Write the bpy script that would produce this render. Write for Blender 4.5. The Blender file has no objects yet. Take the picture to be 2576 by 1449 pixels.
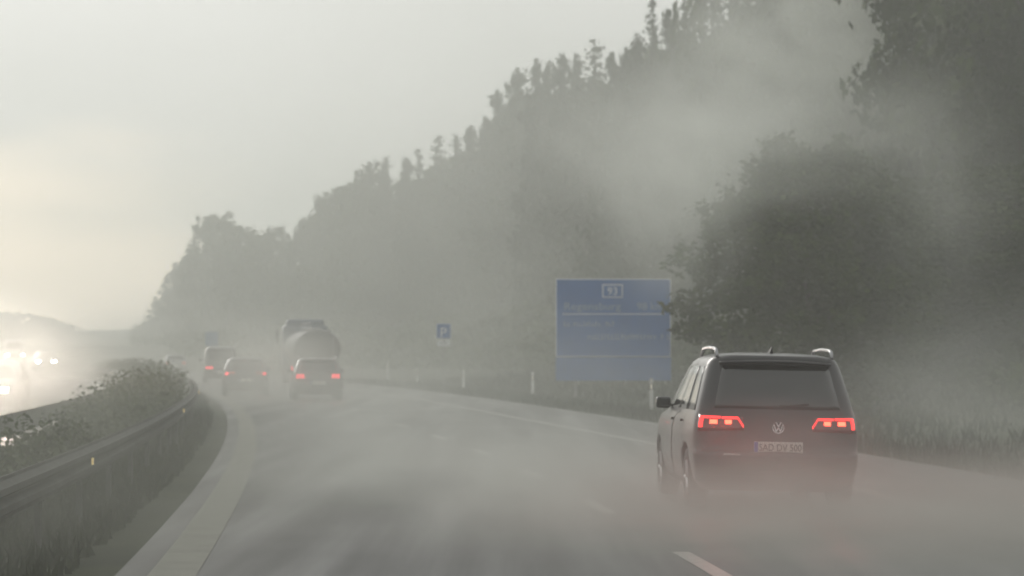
import bpy, bmesh, math, random
from mathutils import Vector, Matrix, noise
random.seed(7)
PI = math.pi
scene = bpy.context.scene
C = scene.collection
# ------------------------------------------------------------------ camera measurements
F = 7000.0          # focal length in pixels of a 2576 wide frame
CAMH = 1.7
def X_of(px, Y): return (px - 1288.0) / F * Y
def Z_of(py, Y): return CAMH + (885.0 - py) / F * Y

# ------------------------------------------------------------------ helpers
MATS = {}
def node_mat(name):
    m = bpy.data.materials.new(name); m.use_nodes = True
    nt = m.node_tree; b = nt.nodes.get('Principled BSDF')
    return m, nt, b
def mat(name, col, rough=0.5, metal=0.0, coat=0.0, var=0.15, scale=6.0, bump=0.0, spec=0.5):
    if name in MATS: return MATS[name]
    m, nt, b = node_mat(name)
    b.inputs['Roughness'].default_value = rough
    b.inputs['Metallic'].default_value = metal
    b.inputs['Coat Weight'].default_value = coat
    b.inputs['Specular IOR Level'].default_value = spec
    tc = nt.nodes.new('ShaderNodeTexCoord')
    n = nt.nodes.new('ShaderNodeTexNoise'); n.inputs['Scale'].default_value = scale; n.inputs['Detail'].default_value = 4
    nt.links.new(tc.outputs['Object'], n.inputs['Vector'])
    r = nt.nodes.new('ShaderNodeValToRGB')
    r.color_ramp.elements[0].position = .3; r.color_ramp.elements[1].position = .7
    r.color_ramp.elements[0].color = tuple(c * (1 - var) for c in col) + (1,)
    r.color_ramp.elements[1].color = tuple(min(1, c * (1 + var)) for c in col) + (1,)
    nt.links.new(n.outputs['Fac'], r.inputs['Fac']); nt.links.new(r.outputs['Color'], b.inputs['Base Color'])
    if bump:
        bp = nt.nodes.new('ShaderNodeBump'); bp.inputs['Strength'].default_value = bump
        nt.links.new(n.outputs['Fac'], bp.inputs['Height']); nt.links.new(bp.outputs['Normal'], b.inputs['Normal'])
    MATS[name] = m
    return m
def emit(name, col, strength, base=(.3, .02, .02)):
    if name in MATS: return MATS[name]
    m, nt, b = node_mat(name)
    b.inputs['Base Color'].default_value = base + (1,)
    b.inputs['Emission Color'].default_value = col + (1,)
    b.inputs['Emission Strength'].default_value = strength
    MATS[name] = m
    return m

class MB:
    """collects simple shapes into one mesh"""
    def __init__(s): s.v = []; s.f = []
    def add(s, vs, fs):
        o = len(s.v); s.v += [tuple(v) for v in vs]; s.f += [tuple(i + o for i in f) for f in fs]; return s
    def box(s, c, d, rz=0.0, bev=0.0):
        x, y, z = (k / 2 for k in d)
        cr, sr = math.cos(rz), math.sin(rz)
        if bev <= 0:
            P = [(a * x, b * y, e * z) for a in (-1, 1) for b in (-1, 1) for e in (-1, 1)]
            fs = [(0,1,3,2),(4,6,7,5),(0,4,5,1),(2,3,7,6),(0,2,6,4),(1,5,7,3)]
            s.add([(c[0] + p[0]*cr - p[1]*sr, c[1] + p[0]*sr + p[1]*cr, c[2] + p[2]) for p in P], fs)
        else:
            bm = bmesh.new(); bmesh.ops.create_cube(bm, size=1)
            for v in bm.verts: v.co = Vector((v.co.x * d[0], v.co.y * d[1], v.co.z * d[2]))
            bmesh.ops.bevel(bm, geom=bm.edges[:], offset=bev, segments=2, affect='EDGES', profile=.6)
            bm.verts.index_update()
            s.add([(c[0] + v.co.x*cr - v.co.y*sr, c[1] + v.co.x*sr + v.co.y*cr, c[2] + v.co.z) for v in bm.verts],
                  [[v.index for v in f.verts] for f in bm.faces]); bm.free()
        return s
    def tube(s, pts, rad, n=8, cap=True):
        pts = [Vector(p) for p in pts]
        rs = rad if isinstance(rad, (list, tuple)) else [rad] * len(pts)
        vs = []
        for i, p in enumerate(pts):
            d = (pts[min(i+1, len(pts)-1)] - pts[max(i-1, 0)]).normalized()
            a = d.cross(Vector((0, 0, 1)))
            if a.length < 1e-3: a = d.cross(Vector((1, 0, 0)))
            a.normalize(); b = d.cross(a)
            for k in range(n):
                t = 2*PI*k/n; vs.append(p + (a*math.cos(t) + b*math.sin(t)) * rs[i])
        fs = [(i*n+k, i*n+(k+1) % n, (i+1)*n+(k+1) % n, (i+1)*n+k) for i in range(len(pts)-1) for k in range(n)]
        if cap: fs += [tuple(range(n))[::-1], tuple((len(pts)-1)*n+k for k in range(n))]
        return s.add(vs, fs)
    def lathe(s, prof, axis='x', c=(0,0,0), n=28):
        """prof: list of (along, radius)"""
        vs = []
        for a, r in prof:
            for k in range(n):
                t = 2*PI*k/n; p, q = r*math.cos(t), r*math.sin(t)
                v = {'x': (a, p, q), 'y': (p, a, q), 'z': (p, q, a)}[axis]
                vs.append((v[0]+c[0], v[1]+c[1], v[2]+c[2]))
        m = len(prof)
        fs = [(i*n+k, i*n+(k+1) % n, (i+1)*n+(k+1) % n, (i+1)*n+k) for i in range(m-1) for k in range(n)]
        return s.add(vs, fs)
    def build(s, name, material, parent=None, smooth=False, loc=None):
        me = bpy.data.meshes.new(name); me.from_pydata(s.v, [], s.f); me.update()
        bm = bmesh.new(); bm.from_mesh(me); bmesh.ops.recalc_face_normals(bm, faces=bm.faces[:]); bm.to_mesh(me); bm.free()
        if smooth: me.polygons.foreach_set('use_smooth', [True]*len(me.polygons))
        o = bpy.data.objects.new(name, me); C.objects.link(o)
        if material: me.materials.append(material)
        if parent: o.parent = parent
        if loc: o.location = loc
        return o
def tag(o, label=None, cat=None, group=None, kind=None):
    if label: o['label'] = label
    if cat: o['category'] = cat
    if group: o['group'] = group
    if kind: o['kind'] = kind
    return o
def empty(name, loc, rz=0.0, ry=0.0):
    o = bpy.data.objects.new(name, None); C.objects.link(o); o.location = loc
    o.rotation_euler = (0, ry, rz); o.empty_display_size = .3
    return o
def copy_tree(o, parent=None):
    c = o.copy(); C.objects.link(c); c.parent = parent
    for ch in list(o.children): copy_tree(ch, c)
    return c
def text_mesh(name, s, size, material, parent, loc, width=None, ex=0.002, align='LEFT'):
    cu = bpy.data.curves.new('t', 'FONT'); cu.body = s; cu.size = size; cu.extrude = ex; cu.align_x = align; cu.resolution_u = 3
    t = bpy.data.objects.new('t', cu); C.objects.link(t)
    bpy.context.view_layer.update()
    me = bpy.data.meshes.new_from_object(t.evaluated_get(bpy.context.evaluated_depsgraph_get()))
    C.objects.unlink(t); bpy.data.objects.remove(t); bpy.data.curves.remove(cu)
    if width:
        xs = [v.co.x for v in me.vertices]; w = max(xs)-min(xs)
        for v in me.vertices: v.co.x *= width/w
    for v in me.vertices: v.co = Vector((v.co.x, -v.co.z, v.co.y))     # stand upright, face -Y
    o = bpy.data.objects.new(name, me); C.objects.link(o); o.parent = parent; o.location = loc
    me.materials.clear(); me.materials.append(material); me.name = name
    return o

# ------------------------------------------------------------------ road geometry (curves left, R about 1.1 km)
def L(Y):                                  # white line along the median
    if Y > 620: return L(620) + (Y - 620) * (-.0444 - .000883*620)
    return -1.46 - .0444*Y - .0004415*Y*Y
def W(Y): return 3.3 + .9/(1 + math.exp((Y - 58)/8.0))
def D(Y): return L(Y) + W(Y)               # dashed lane line
def E(Y): return L(Y) + W(Y) + 3.6         # right edge line
def heading(Y): return math.atan(.0444 + .000883*Y)      # anticlockwise from +Y
def smooth(a, b, x):
    t = max(0.0, min(1.0, (x-a)/(b-a))); return t*t*(3-2*t)
def ground_z(Y, lat):
    """lat is metres right of the median line"""
    z = -.06
    r = lat - 7.6 - 2.6
    if r > 0:
        z += -.25*smooth(.8, 3, r)*(1 - smooth(3, 6, r)) + 2.6*smooth(5, 26, r) + 5*smooth(30, 160, r)
    l = -lat
    if l > 16: z += 1.5*smooth(16, 60, l)
    return z
OPP = .0                                   # oncoming carriageway level

def Ys(a, b):
    out = []; y = a
    while y < b: out.append(y); y += 1.5 if y < 60 else (3 if y < 200 else 8)
    out.append(b); return out
def strip(name, f0, f1, z, m, a, b, nx=1, kind='structure', parent=None):
    ys = Ys(a, b); mb = MB(); vs = []; n = nx+1
    for y in ys:
        x0, x1 = f0(y), f1(y)
        for k in range(n): vs.append((x0 + (x1-x0)*k/nx, y, z))
    mb.add(vs, [(i*n+k, i*n+k+1, (i+1)*n+k+1, (i+1)*n+k) for i in range(len(ys)-1) for k in range(nx)])
    o = mb.build(name, m, parent)
    if kind: o['kind'] = kind
    return o

# --- materials of the ground
def asphalt():
    m, nt, b = node_mat('wet_asphalt'); N = nt.nodes.new; Lk = nt.links.new
    tc = N('ShaderNodeTexCoord'); mp = N('ShaderNodeMapping'); mp.inputs['Scale'].default_value = (1.6, .05, 1)
    Lk(tc.outputs['Object'], mp.inputs['Vector'])
    n1 = N('ShaderNodeTexNoise'); n1.inputs['Scale'].default_value = 1.0; n1.inputs['Detail'].default_value = 5
    Lk(mp.outputs['Vector'], n1.inputs['Vector'])
    n2 = N('ShaderNodeTexNoise'); n2.inputs['Scale'].default_value = 60; n2.inputs['Detail'].default_value = 3
    Lk(tc.outputs['Object'], n2.inputs['Vector'])
    n3 = N('ShaderNodeTexNoise'); n3.inputs['Scale'].default_value = .25; n3.inputs['Detail'].default_value = 4
    Lk(tc.outputs['Object'], n3.inputs['Vector'])
    cr = N('ShaderNodeValToRGB'); cr.color_ramp.elements[0].color = (.028,.028,.027,1); cr.color_ramp.elements[1].color = (.07,.07,.067,1)
    cr.color_ramp.elements[0].position = .3; cr.color_ramp.elements[1].position = .7
    Lk(n3.outputs['Fac'], cr.inputs['Fac']); Lk(cr.outputs['Color'], b.inputs['Base Color'])
    rr = N('ShaderNodeMapRange'); rr.inputs['From Min'].default_value = .3; rr.inputs['From Max'].default_value = .7
    rr.inputs['To Min'].default_value = .40; rr.inputs['To Max'].default_value = .75
    Lk(n1.outputs['Fac'], rr.inputs['Value']); Lk(rr.outputs['Result'], b.inputs['Roughness'])
    bp = N('ShaderNodeBump'); bp.inputs['Strength'].default_value = .35; bp.inputs['Distance'].default_value = .01
    Lk(n2.outputs['Fac'], bp.inputs['Height']); Lk(bp.outputs['Normal'], b.inputs['Normal'])
    return m
def grass_mat():
    m, nt, b = node_mat('wet_grass'); N = nt.nodes.new; Lk = nt.links.new
    tc = N('ShaderNodeTexCoord'); n = N('ShaderNodeTexNoise'); n.inputs['Scale'].default_value = .8; n.inputs['Detail'].default_value = 8
    Lk(tc.outputs['Object'], n.inputs['Vector'])
    cr = N('ShaderNodeValToRGB'); cr.color_ramp.elements[0].color = (.016,.021,.009,1); cr.color_ramp.elements[1].color = (.042,.05,.022,1)
    cr.color_ramp.elements[0].position = .35; cr.color_ramp.elements[1].position = .7
    Lk(n.outputs['Fac'], cr.inputs['Fac']); Lk(cr.outputs['Color'], b.inputs['Base Color'])
    b.inputs['Roughness'].default_value = .9; b.inputs['Specular IOR Level'].default_value = .15
    bp = N('ShaderNodeBump'); bp.inputs['Strength'].default_value = .8
    Lk(n.outputs['Fac'], bp.inputs['Height']); Lk(bp.outputs['Normal'], b.inputs['Normal'])
    return m
ASPH = asphalt(); GRASS = grass_mat()
PAINT = mat('road_paint', (.22,.22,.20), .45, var=.25, scale=9)
PAINT_OLD = mat('worn_road_paint', (.21,.21,.18), .75, var=.1, scale=2, spec=.2)

# ground: one sheet
def make_ground():
    ys = [-40 + 10*i for i in range(0, 30)] + [260 + 30*i for i in range(0, 22)]
    lats = [-900,-500,-250,-120,-80,-60,-45,-35,-28,-22,-18,-16,-12,-8,-4,0,4,8,10,10.8,11.6,12.5,13.4,14.5,16,18,21,24,28,32,36,42,50,60,75,95,120,160,220,320,500,800]
    vs = []; n = len(lats)
    for y in ys:
        for l in lats:
            z = ground_z(y, l)
            if abs(l-4) > 8 and abs(l+9) > 8: z += .12*noise.noise(Vector((l*.3, y*.1, 1)))
            vs.append((L(y)+l, y, z))
    MB().add(vs, [(i*n+k, i*n+k+1, (i+1)*n+k+1, (i+1)*n+k) for i in range(len(ys)-1) for k in range(n-1)]).build('ground', GRASS, smooth=True)['kind'] = 'structure'
make_ground()
strip('road', lambda y: L(y)-.42, lambda y: E(y)+2.7, 0, ASPH, -35, 640, nx=4)
strip('opposite_road', lambda y: L(y)-15.5, lambda y: L(y)-3.9, .0, ASPH, -35, 640, nx=4)
strip('left_edge_line', lambda y: L(y)-.17, lambda y: L(y)+.20, .004, PAINT_OLD, -35, 500)
strip('right_edge_line', lambda y: E(y)-.09, lambda y: E(y)+.09, .004, PAINT, -35, 500)
strip('opposite_edge_line', lambda y: L(y)-4.6, lambda y: L(y)-4.4, .004, PAINT, -35, 500)
dm = MB()
y = 22.3 - 8.3*5
while y < 420:
    ys = [y-1.35, y, y+1.35]
    vs = []
    for q in ys: vs += [(D(q)-.075, q, .004), (D(q)+.075, q, .004)]
    dm.add(vs, [(0,1,3,2),(2,3,5,4)]); y += 8.3
dm.build('lane_markings', PAINT)['kind'] = 'structure'

# ------------------------------------------------------------------ guard rails
STEEL = mat('galvanised_steel', (.07,.07,.066), .75, metal=.1, var=.3, scale=3, spec=.25)
REFL = emit('glowing_rail_reflector', (.9,.7,.3), .5, (.7,.5,.2))  # reflectors given a glow of their own in place of returned light
def guard_rail(off, side, label, a=4, b=360):
    t = empty('guard_rail', (L(a)+off, a, 0)); o = Vector(t.location)
    tag(t, label, 'guard rail', 'steel guard rails along the median')
    prof = [(0,.43),(.0,.46),(.07,.50),(.07,.55),(.0,.585),(.0,.60),(.07,.64),(.07,.69),(.0,.73),(0,.76),(-.012,.76),(-.012,.43)]
    mb = MB(); ys = Ys(a, b); n = len(prof); vs = []
    for y in ys:
        for px, pz in prof: vs.append((L(y)+off+side*px-o.x, y-o.y, pz))
    mb.add(vs, [(i*n+k, i*n+(k+1) % n, (i+1)*n+(k+1) % n, (i+1)*n+k) for i in range(len(ys)-1) for k in range(n)])
    mb.build('rail_beam', STEEL, t)
    y = a; first = None; rf = None; k = 0
    while y < b and k < 90:
        if first is None:
            first = MB().box((0,0,.33), (.05,.11,.80), bev=.008).build('post', STEEL, t)
            rf = MB().box((side*.085,0,0), (.02,.05,.07), bev=.005).build('reflector', REFL, t)
            p, r = first, rf
        else:
            p = first.copy(); C.objects.link(p); p.parent = t
            r = None
            if k % 6 == 0 and k < 50: r = rf.copy(); C.objects.link(r); r.parent = t
        p.location = (L(y)+off-side*.05-o.x, y-o.y, 0)
        if r: r.location = (L(y)+off-o.x, y-o.y, .60)
        y += 4; k += 1
guard_rail(-1.25, 1, 'near steel guard rail with posts along the left edge line')
guard_rail(-3.5, -1, 'far steel guard rail facing the oncoming traffic across the median')

# ------------------------------------------------------------------ foliage
def leaf_mat(name, c0, c1):
    m, nt, b = node_mat(name); N = nt.nodes.new; Lk = nt.links.new
    tc = N('ShaderNodeTexCoord'); n = N('ShaderNodeTexNoise'); n.inputs['Scale'].default_value = .35; n.inputs['Detail'].default_value = 6
    Lk(tc.outputs['Object'], n.inputs['Vector'])
    oi = N('ShaderNodeObjectInfo')
    ad = N('ShaderNodeMath'); ad.operation = 'MULTIPLY_ADD'; ad.inputs[1].default_value = .3
    Lk(oi.outputs['Random'], ad.inputs[0]); Lk(n.outputs['Fac'], ad.inputs[2])
    cr = N('ShaderNodeValToRGB'); cr.color_ramp.elements[0].color = c0+(1,); cr.color_ramp.elements[1].color = c1+(1,)
    cr.color_ramp.elements[0].position = .4; cr.color_ramp.elements[1].position = .95
    Lk(ad.outputs[0], cr.inputs['Fac']); Lk(cr.outputs['Color'], b.inputs['Base Color'])
    b.inputs['Roughness'].default_value = .75; b.inputs['Specular IOR Level'].default_value = .2
    return m
LEAF = leaf_mat('broad_leaves', (.028,.042,.008), (.060,.084,.018))
NEEDLE = leaf_mat('needles', (.022,.032,.013), (.05,.068,.028))
BARK = mat('bark', (.06,.048,.036), .95, var=.4, scale=3)
def quad(mb_v, mb_f, p, s, rng, up=.0):
    a = Vector((rng.gauss(0,1), rng.gauss(0,1), rng.gauss(0,1)*(1-up))).normalized()
    b = a.cross(Vector((rng.gauss(0,1), rng.gauss(0,1), rng.gauss(0,1)))).normalized()
    o = len(mb_v); a *= s; b *= s*.6
    mb_v += [p-a, p+b*.9, p+a, p-b]; mb_f.append((o, o+1, o+2, o+3))
def broad_crown(rng, H=20, R=5.2, base=.10, nclump=60, per=80, s=.34, flat=1.0):
    v, f = [], []
    for i in range(nclump):
        t = base + (1-base)*((i+.5)/nclump)**.85
        prof = math.sin(PI*min(1, .14 + .80*t))**.75
        ang = rng.uniform(0, 2*PI); rr = R*prof*math.sqrt(rng.uniform(.15, 1))
        cz = H*t*rng.uniform(.95, 1.0) - .8
        c = Vector((rr*math.cos(ang), rr*math.sin(ang), cz)); cr = rng.uniform(.9, 1.9)
        for k in range(per):
            d = Vector((rng.gauss(0,1), rng.gauss(0,1), rng.gauss(0,1)))
            d = d.normalized()*(rng.random()**.45)*cr
            d.z *= .75*flat
            quad(v, f, c+d, s*rng.uniform(.6, 1.3), rng)
    # ragged twigs and lobes standing clear of the crown
    for i in range(int(nclump*.45)):
        t = rng.uniform(.35, 1.02); ang = rng.uniform(0, 2*PI)
        rr = R*math.sin(PI*min(1, .14+.80*min(t, 1)))**.75*rng.uniform(.85, 1.22)
        c = Vector((rr*math.cos(ang), rr*math.sin(ang), H*t - .3)); cr = rng.uniform(.35, .8)
        for k in range(int(per*.4)):
            quad(v, f, c + Vector((rng.gauss(0,.55), rng.gauss(0,.55), rng.gauss(0,.6)))*cr, s*rng.uniform(.5, 1.2), rng)
    return v, f
def spruce_crown(rng, H=20, R=3.2, s=.26, levels=34):
    v, f = [], []
    for i in range(levels):
        t = (i+.5)/levels; z = H*(.06+.94*t); r = R*(1-t)**.62*rng.uniform(.8, 1.15)+.22
        nb = max(9, int(13*(1-t)+7))
        for b in range(nb):
            a = rng.uniform(0, 2*PI); rl = r*rng.uniform(.5, 1.2); z = H*(.06+.94*min(.995, t+rng.uniform(-.02,.02)))
            n = max(5, int(rl*12))
            for k in range(n):
                q = (k+rng.random())/n
                p = Vector((math.cos(a)*rl*q, math.sin(a)*rl*q, z - .30*rl*q + .12*rl*q*q*2 + rng.gauss(0,.1)))
                p += Vector((rng.gauss(0,.13), rng.gauss(0,.13), 0))*(.4+q)
                quad(v, f, p, s*rng.uniform(.6,1.25)*(1-.35*t), rng, .6)
    return v, f
def pine_crown(rng, H=20, s=.25):
    v, f = [], []
    nb = 46
    for i in range(nb):
        t = .16 + .84*(i+.5)/nb; ang = rng.uniform(0, 2*PI)
        rr = (4.2*(1-t)**.75 + .35)*rng.uniform(.35, 1.25)
        z = H*t - .4
        # a rising bough: tufts along it, thickest at the end
        n = int(46 + 34*rr)
        for k in range(n):
            q = rng.random()**.6; tuft = .26 + .34*q*(1.1-t)
            c = Vector((rr*q*math.cos(ang), rr*q*math.sin(ang), z + .35*rr*q*q - .25*q))
            quad(v, f, c + Vector((rng.gauss(0,tuft), rng.gauss(0,tuft), rng.gauss(0,tuft*.8))), s*rng.uniform(.5,1.3), rng)
    for k in range(60): quad(v, f, Vector((rng.gauss(0,.16), rng.gauss(0,.16), H*rng.uniform(.95,1.0))), s*.7, rng)
    for k in range(1500):
        t = rng.uniform(.04, .86); a = rng.uniform(0, 2*PI); rr = rng.uniform(0, 3.2)*(1-t)**.5
        quad(v, f, Vector((rr*math.cos(a), rr*math.sin(a), H*t)), s*1.4, rng)
    return v, f
def trunk_mb(rng, H=20, r=.28, lim=9):
    mb = MB()
    pts = [(rng.gauss(0,.08)*k/3, rng.gauss(0,.08)*k/3, H*.93*k/8) for k in range(9)]
    mb.tube([(0,0,-.6)]+pts[1:], [r*1.25]+[r*(1-.9*k/8) for k in range(1,9)], 8)
    for i in range(lim):
        z = H*rng.uniform(.25,.85); a = rng.uniform(0,2*PI); l = 3.6*(1-z/H)+1
        mb.tube([(0,0,z),(math.cos(a)*l*.5, math.sin(a)*l*.5, z+.5),(math.cos(a)*l, math.sin(a)*l, z+.9)], [r*.3,r*.2,r*.06], 5)
    return mb
PROTO = {}
def proto(kind, i, fine=False):
    if fine == 'dense': return dense_proto()
    k = (kind, i, fine)
    if k in PROTO: return PROTO[k]
    rng = random.Random(hash((len(kind), i*7+3)) if False else 100*len(kind)+i*13+(5 if fine else 0))
    if kind == 'broad': v, f = broad_crown(rng, nclump=(110 if fine else 62), per=(110 if fine else 80), s=(.24 if fine else .36))
    elif kind == 'spruce': v, f = spruce_crown(rng, s=(.22 if fine else .27), levels=(44 if fine else 34))
    else: v, f = pine_crown(rng)
    me = bpy.data.meshes.new('crown'); me.from_pydata([tuple(p) for p in v], [], f); me.update()
    me.materials.append(LEAF if kind == 'broad' else NEEDLE)
    tb = trunk_mb(rng).build('trunk', BARK, smooth=True); tm = tb.data; bpy.data.objects.remove(tb)
    PROTO[k] = (me, tm); return PROTO[k]
def dense_proto():
    if 'd' in PROTO: return PROTO['d']
    rng = random.Random(77); v, f = broad_crown(rng, R=6.7, base=.02, nclump=300, per=120, s=.24)
    me = bpy.data.meshes.new('crown'); me.from_pydata([tuple(p) for p in v], [], f); me.materials.append(LEAF)
    tb = trunk_mb(rng).build('trunk', BARK, smooth=True); tm = tb.data; bpy.data.objects.remove(tb)
    PROTO['d'] = (me, tm); return PROTO['d']
NAMES = {'broad': 'broadleaf_tree', 'spruce': 'spruce_tree', 'pine': 'pine_tree'}
def tree(kind, i, x, y, gz, h, w, label, group='trees at the forest edge on the right', fine=False, cat='tree'):
    me, tm = proto(kind, i, fine)
    t = empty(NAMES[kind], (x, y, gz), rz=(i*1.7 + x*.37) % 6.28); s = h/20.0
    t.scale = (w, w, s)
    tag(t, label, cat, group)
    for nm, d in (('crown', me), ('trunk', tm)):
        o = bpy.data.objects.new(nm, d); C.objects.link(o); o.parent = t
    return t

# forest edge: pixel column -> distance, read off the photograph's haze and scale, then placed in metres
EDGE = [(0,640),(200,600),(330,560),(400,520),(450,450),(528,394),(730,340),(925,290),(1102,258),(1350,217),(1643,180),(1806,165),(2000,145),(2300,118),(2576,95),(2760,84)]
def interp(tab, x):
    if x <= tab[0][0]: return tab[0][1]
    for (a, b), (c, d) in zip(tab, tab[1:]):
        if x <= c: return b + (d-b)*(x-a)/(c-a)
    return tab[-1][1]
TOPS = [(0,783),(60,788),(100,795),(150,812),(200,833),(280,862),(330,850),(380,820),(396,790),(409,755),(430,708),(446,670),(476,628),(492,570),(528,527),(576,545),(600,572),(640,585),(695,565),(733,603),(772,556),(824,488),(861,470),(902,437),(946,419),(970,392),(1024,396),(1054,374),(1102,340),(1146,337),(1183,315),(1224,293),(1246,236),(1274,183),(1304,170),(1352,144),(1377,155),(1409,143),(1421,124),(1448,135),(1496,100),(1537,132),(1571,129),(1602,92),(1643,-5),(1677,27),(1721,-5),(1762,0),(1806,-5),(1900,-60),(2100,-120),(2576,-250)]
# the individually readable trees: px, kind, width scale, label
READ = [
 (8,'broad',1.0,'hazy tree in the far left treeline beyond the oncoming headlights, at the left picture edge'),
 (60,'broad',1.1,'hazy round tree in the far left treeline, second from the left picture edge'),
 (112,'broad',1.0,'hazy tree in the far left treeline, third from the left picture edge'),
 (160,'broad',.9,'low hazy tree on the falling right half of the far left treeline'),
 (215,'broad',.8,'small faint tree near the low right end of the far left treeline'),
 (270,'broad',.7,'smallest and faintest tree at the low right end of the far left treeline'),
 (335,'broad',.7,'low bushy tree at the far foot of the forest, left of the tall misty slope'),
 (372,'broad',.7,'small tree starting the steep left end of the forest edge'),
 (400,'broad',.55,'second small tree climbing the steep left end of the forest edge'),
 (424,'broad',.6,'leaning outline tree halfway up the steep left end of the forest'),
 (450,'broad',.6,'bushy tree on the left forest slope just below the square-topped big tree'),
 (476,'broad',.45,'narrow tree against the left flank of the big square-topped tree'),
 (520,'broad',.72,'big square-topped broadleaf tree standing out at the left end of the forest'),
 (572,'broad',.62,'rounded tree with a domed top right beside the big square-topped tree'),
 (612,'broad',.6,'low flat-topped tree in the dip of the forest outline'),
 (650,'broad',.6,'low rounded tree in the middle of the dip of the forest outline'),
 (693,'broad',.5,'tree with thin twigs sticking up at the right end of the outline dip'),
 (738,'broad',.5,'lowest tree in the notch before the forest outline climbs'),
 (775,'broad',.6,'round tree right of the notch where the forest outline starts to climb'),
 (824,'broad',.62,'loose-leaved tree with sky showing through its top on the climbing outline'),
 (864,'broad',.62,'round tree just right of the loose-leaved see-through tree'),
 (905,'broad',.65,'dense tree with a flat shoulder on the climbing outline'),
 (946,'broad',.6,'round tree just left of the first pointed conifer'),
 (972,'spruce',.75,'first small pointed conifer from the left on the climbing outline'),
 (1024,'pine',.7,'ragged conifer between the first and second pointed tips'),
 (1054,'spruce',.65,'second slim pointed conifer from the left on the outline'),
 (1102,'spruce',.85,'tallest pointed conifer in the middle of the climbing outline'),
 (1146,'spruce',.75,'pointed conifer right of the tallest middle spruce'),
 (1183,'pine',.75,'conifer with a sideways bough below the big stepped pine'),
 (1222,'pine',.75,'ragged pine at the left foot of the big stepped pine'),
 (1252,'pine',.7,'pine with one long bough reaching left over the slope'),
 (1302,'pine',1.0,'big stepped pine with a broad pointed top standing out against the sky'),
 (1350,'pine',.65,'tall pine with an upright tuft right of the big stepped pine'),
 (1380,'pine',.6,'airy pine with sky between its twigs right of the upright tuft'),
 (1415,'pine',.65,'pine with two thin spikes at its top'),
 (1450,'pine',.6,'low jagged pine between the spiky pine and the rounded tall tip'),
 (1496,'spruce',.9,'conifer with a rounded tall tip standing above its neighbours'),
 (1540,'pine',.6,'low ragged conifer right of the rounded tall tip'),
 (1574,'pine',.6,'ragged conifer left of the tallest column-like spruce group'),
 (1606,'pine',.65,'dense conifer at the left foot of the tall column-like spruce'),
 (1643,'spruce',.62,'tall column-like spruce touching the top of the picture'),
 (1680,'pine',.55,'thin broken-topped tree right of the column-like spruce'),
 (1722,'spruce',.7,'spruce at the picture top right of the thin broken-topped tree'),
 (1764,'spruce',.6,'narrow spruce at the picture top, second right of the broken-topped tree'),
 (1806,'spruce',.7,'last spruce whose tip still shows at the picture top'),
]
rng = random.Random(3)
for n, (px, kind, w, label) in enumerate(READ):
    Y = interp(EDGE, px) + rng.uniform(-4, 4); top = interp(TOPS, px); x = X_of(px, Y)
    gz = ground_z(Y, x - L(Y)); h = Z_of(top, Y) - gz
    h /= (.985 if kind == 'broad' else 1.0)
    tree(kind, n % 4, x, Y, gz, h, w, label, fine=(n == 31 or n == 40))
# nearer tall trees on the right whose tops run out of the picture
NEARR = ['spruce','broad','pine','broad','spruce','broad','broad','spruce','broad','broad','spruce','broad']
NL = ['tall dark spruce left of the pale mist wisp, crown cut by the picture top',
 'broad tree behind the pale mist wisp high on the right',
 'pine behind the brightest part of the mist wisp','leafy tree straight above the blue sign, veiled by mist',
 'dark spruce above the right end of the blue sign','leafy tree above the left roof rail of the dark people carrier',
 'tall leafy tree above the middle of the dark people carrier','spruce above the right roof rail of the dark people carrier',
 'leafy tree just right of the dark people carrier, rising out of the picture','dense leafy tree halfway between the dark people carrier and the right picture edge',
 'dark green spruce near the right picture edge','darkest leafy tree filling the right picture edge']
for n, kind in enumerate(NEARR):
    px = 1845 + n*72; Y = interp(EDGE, px) + rng.uniform(0, 10); x = X_of(px, Y)
    gz = ground_z(Y, x - L(Y))
    tree(kind, n % 3, x, Y, gz, rng.uniform(24, 28), rng.uniform(.75, .95), NL[n], fine=(n > 5))
# tree added for a dark clear spot of the windscreen, beside the sign
tree('broad', 1, X_of(2035, 78), 78, ground_z(78, X_of(2035,78)-L(78)), 7.6, .50,
     'dark rounded tree added for a dark windscreen patch, right of the blue sign', fine='dense')

for n, (px, Y, h, w, lb) in enumerate(((2270, 92, 6.6, .62, 'low bushy tree added to darken the verge right of the rounded tree'),
        (2420, 88, 5.6, .60, 'low bushy tree added to darken the verge, midway to the right picture edge'),
        (2570, 84, 6.4, .62, 'low bushy tree added to darken the right picture edge'))):
    tree('broad', 1, X_of(px, Y), Y, ground_z(Y, X_of(px, Y)-L(Y)), h, w, lb, group='bushy trees added to darken the right verge', fine='dense')  # bushes added to darken the bright verge into one mass
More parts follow.
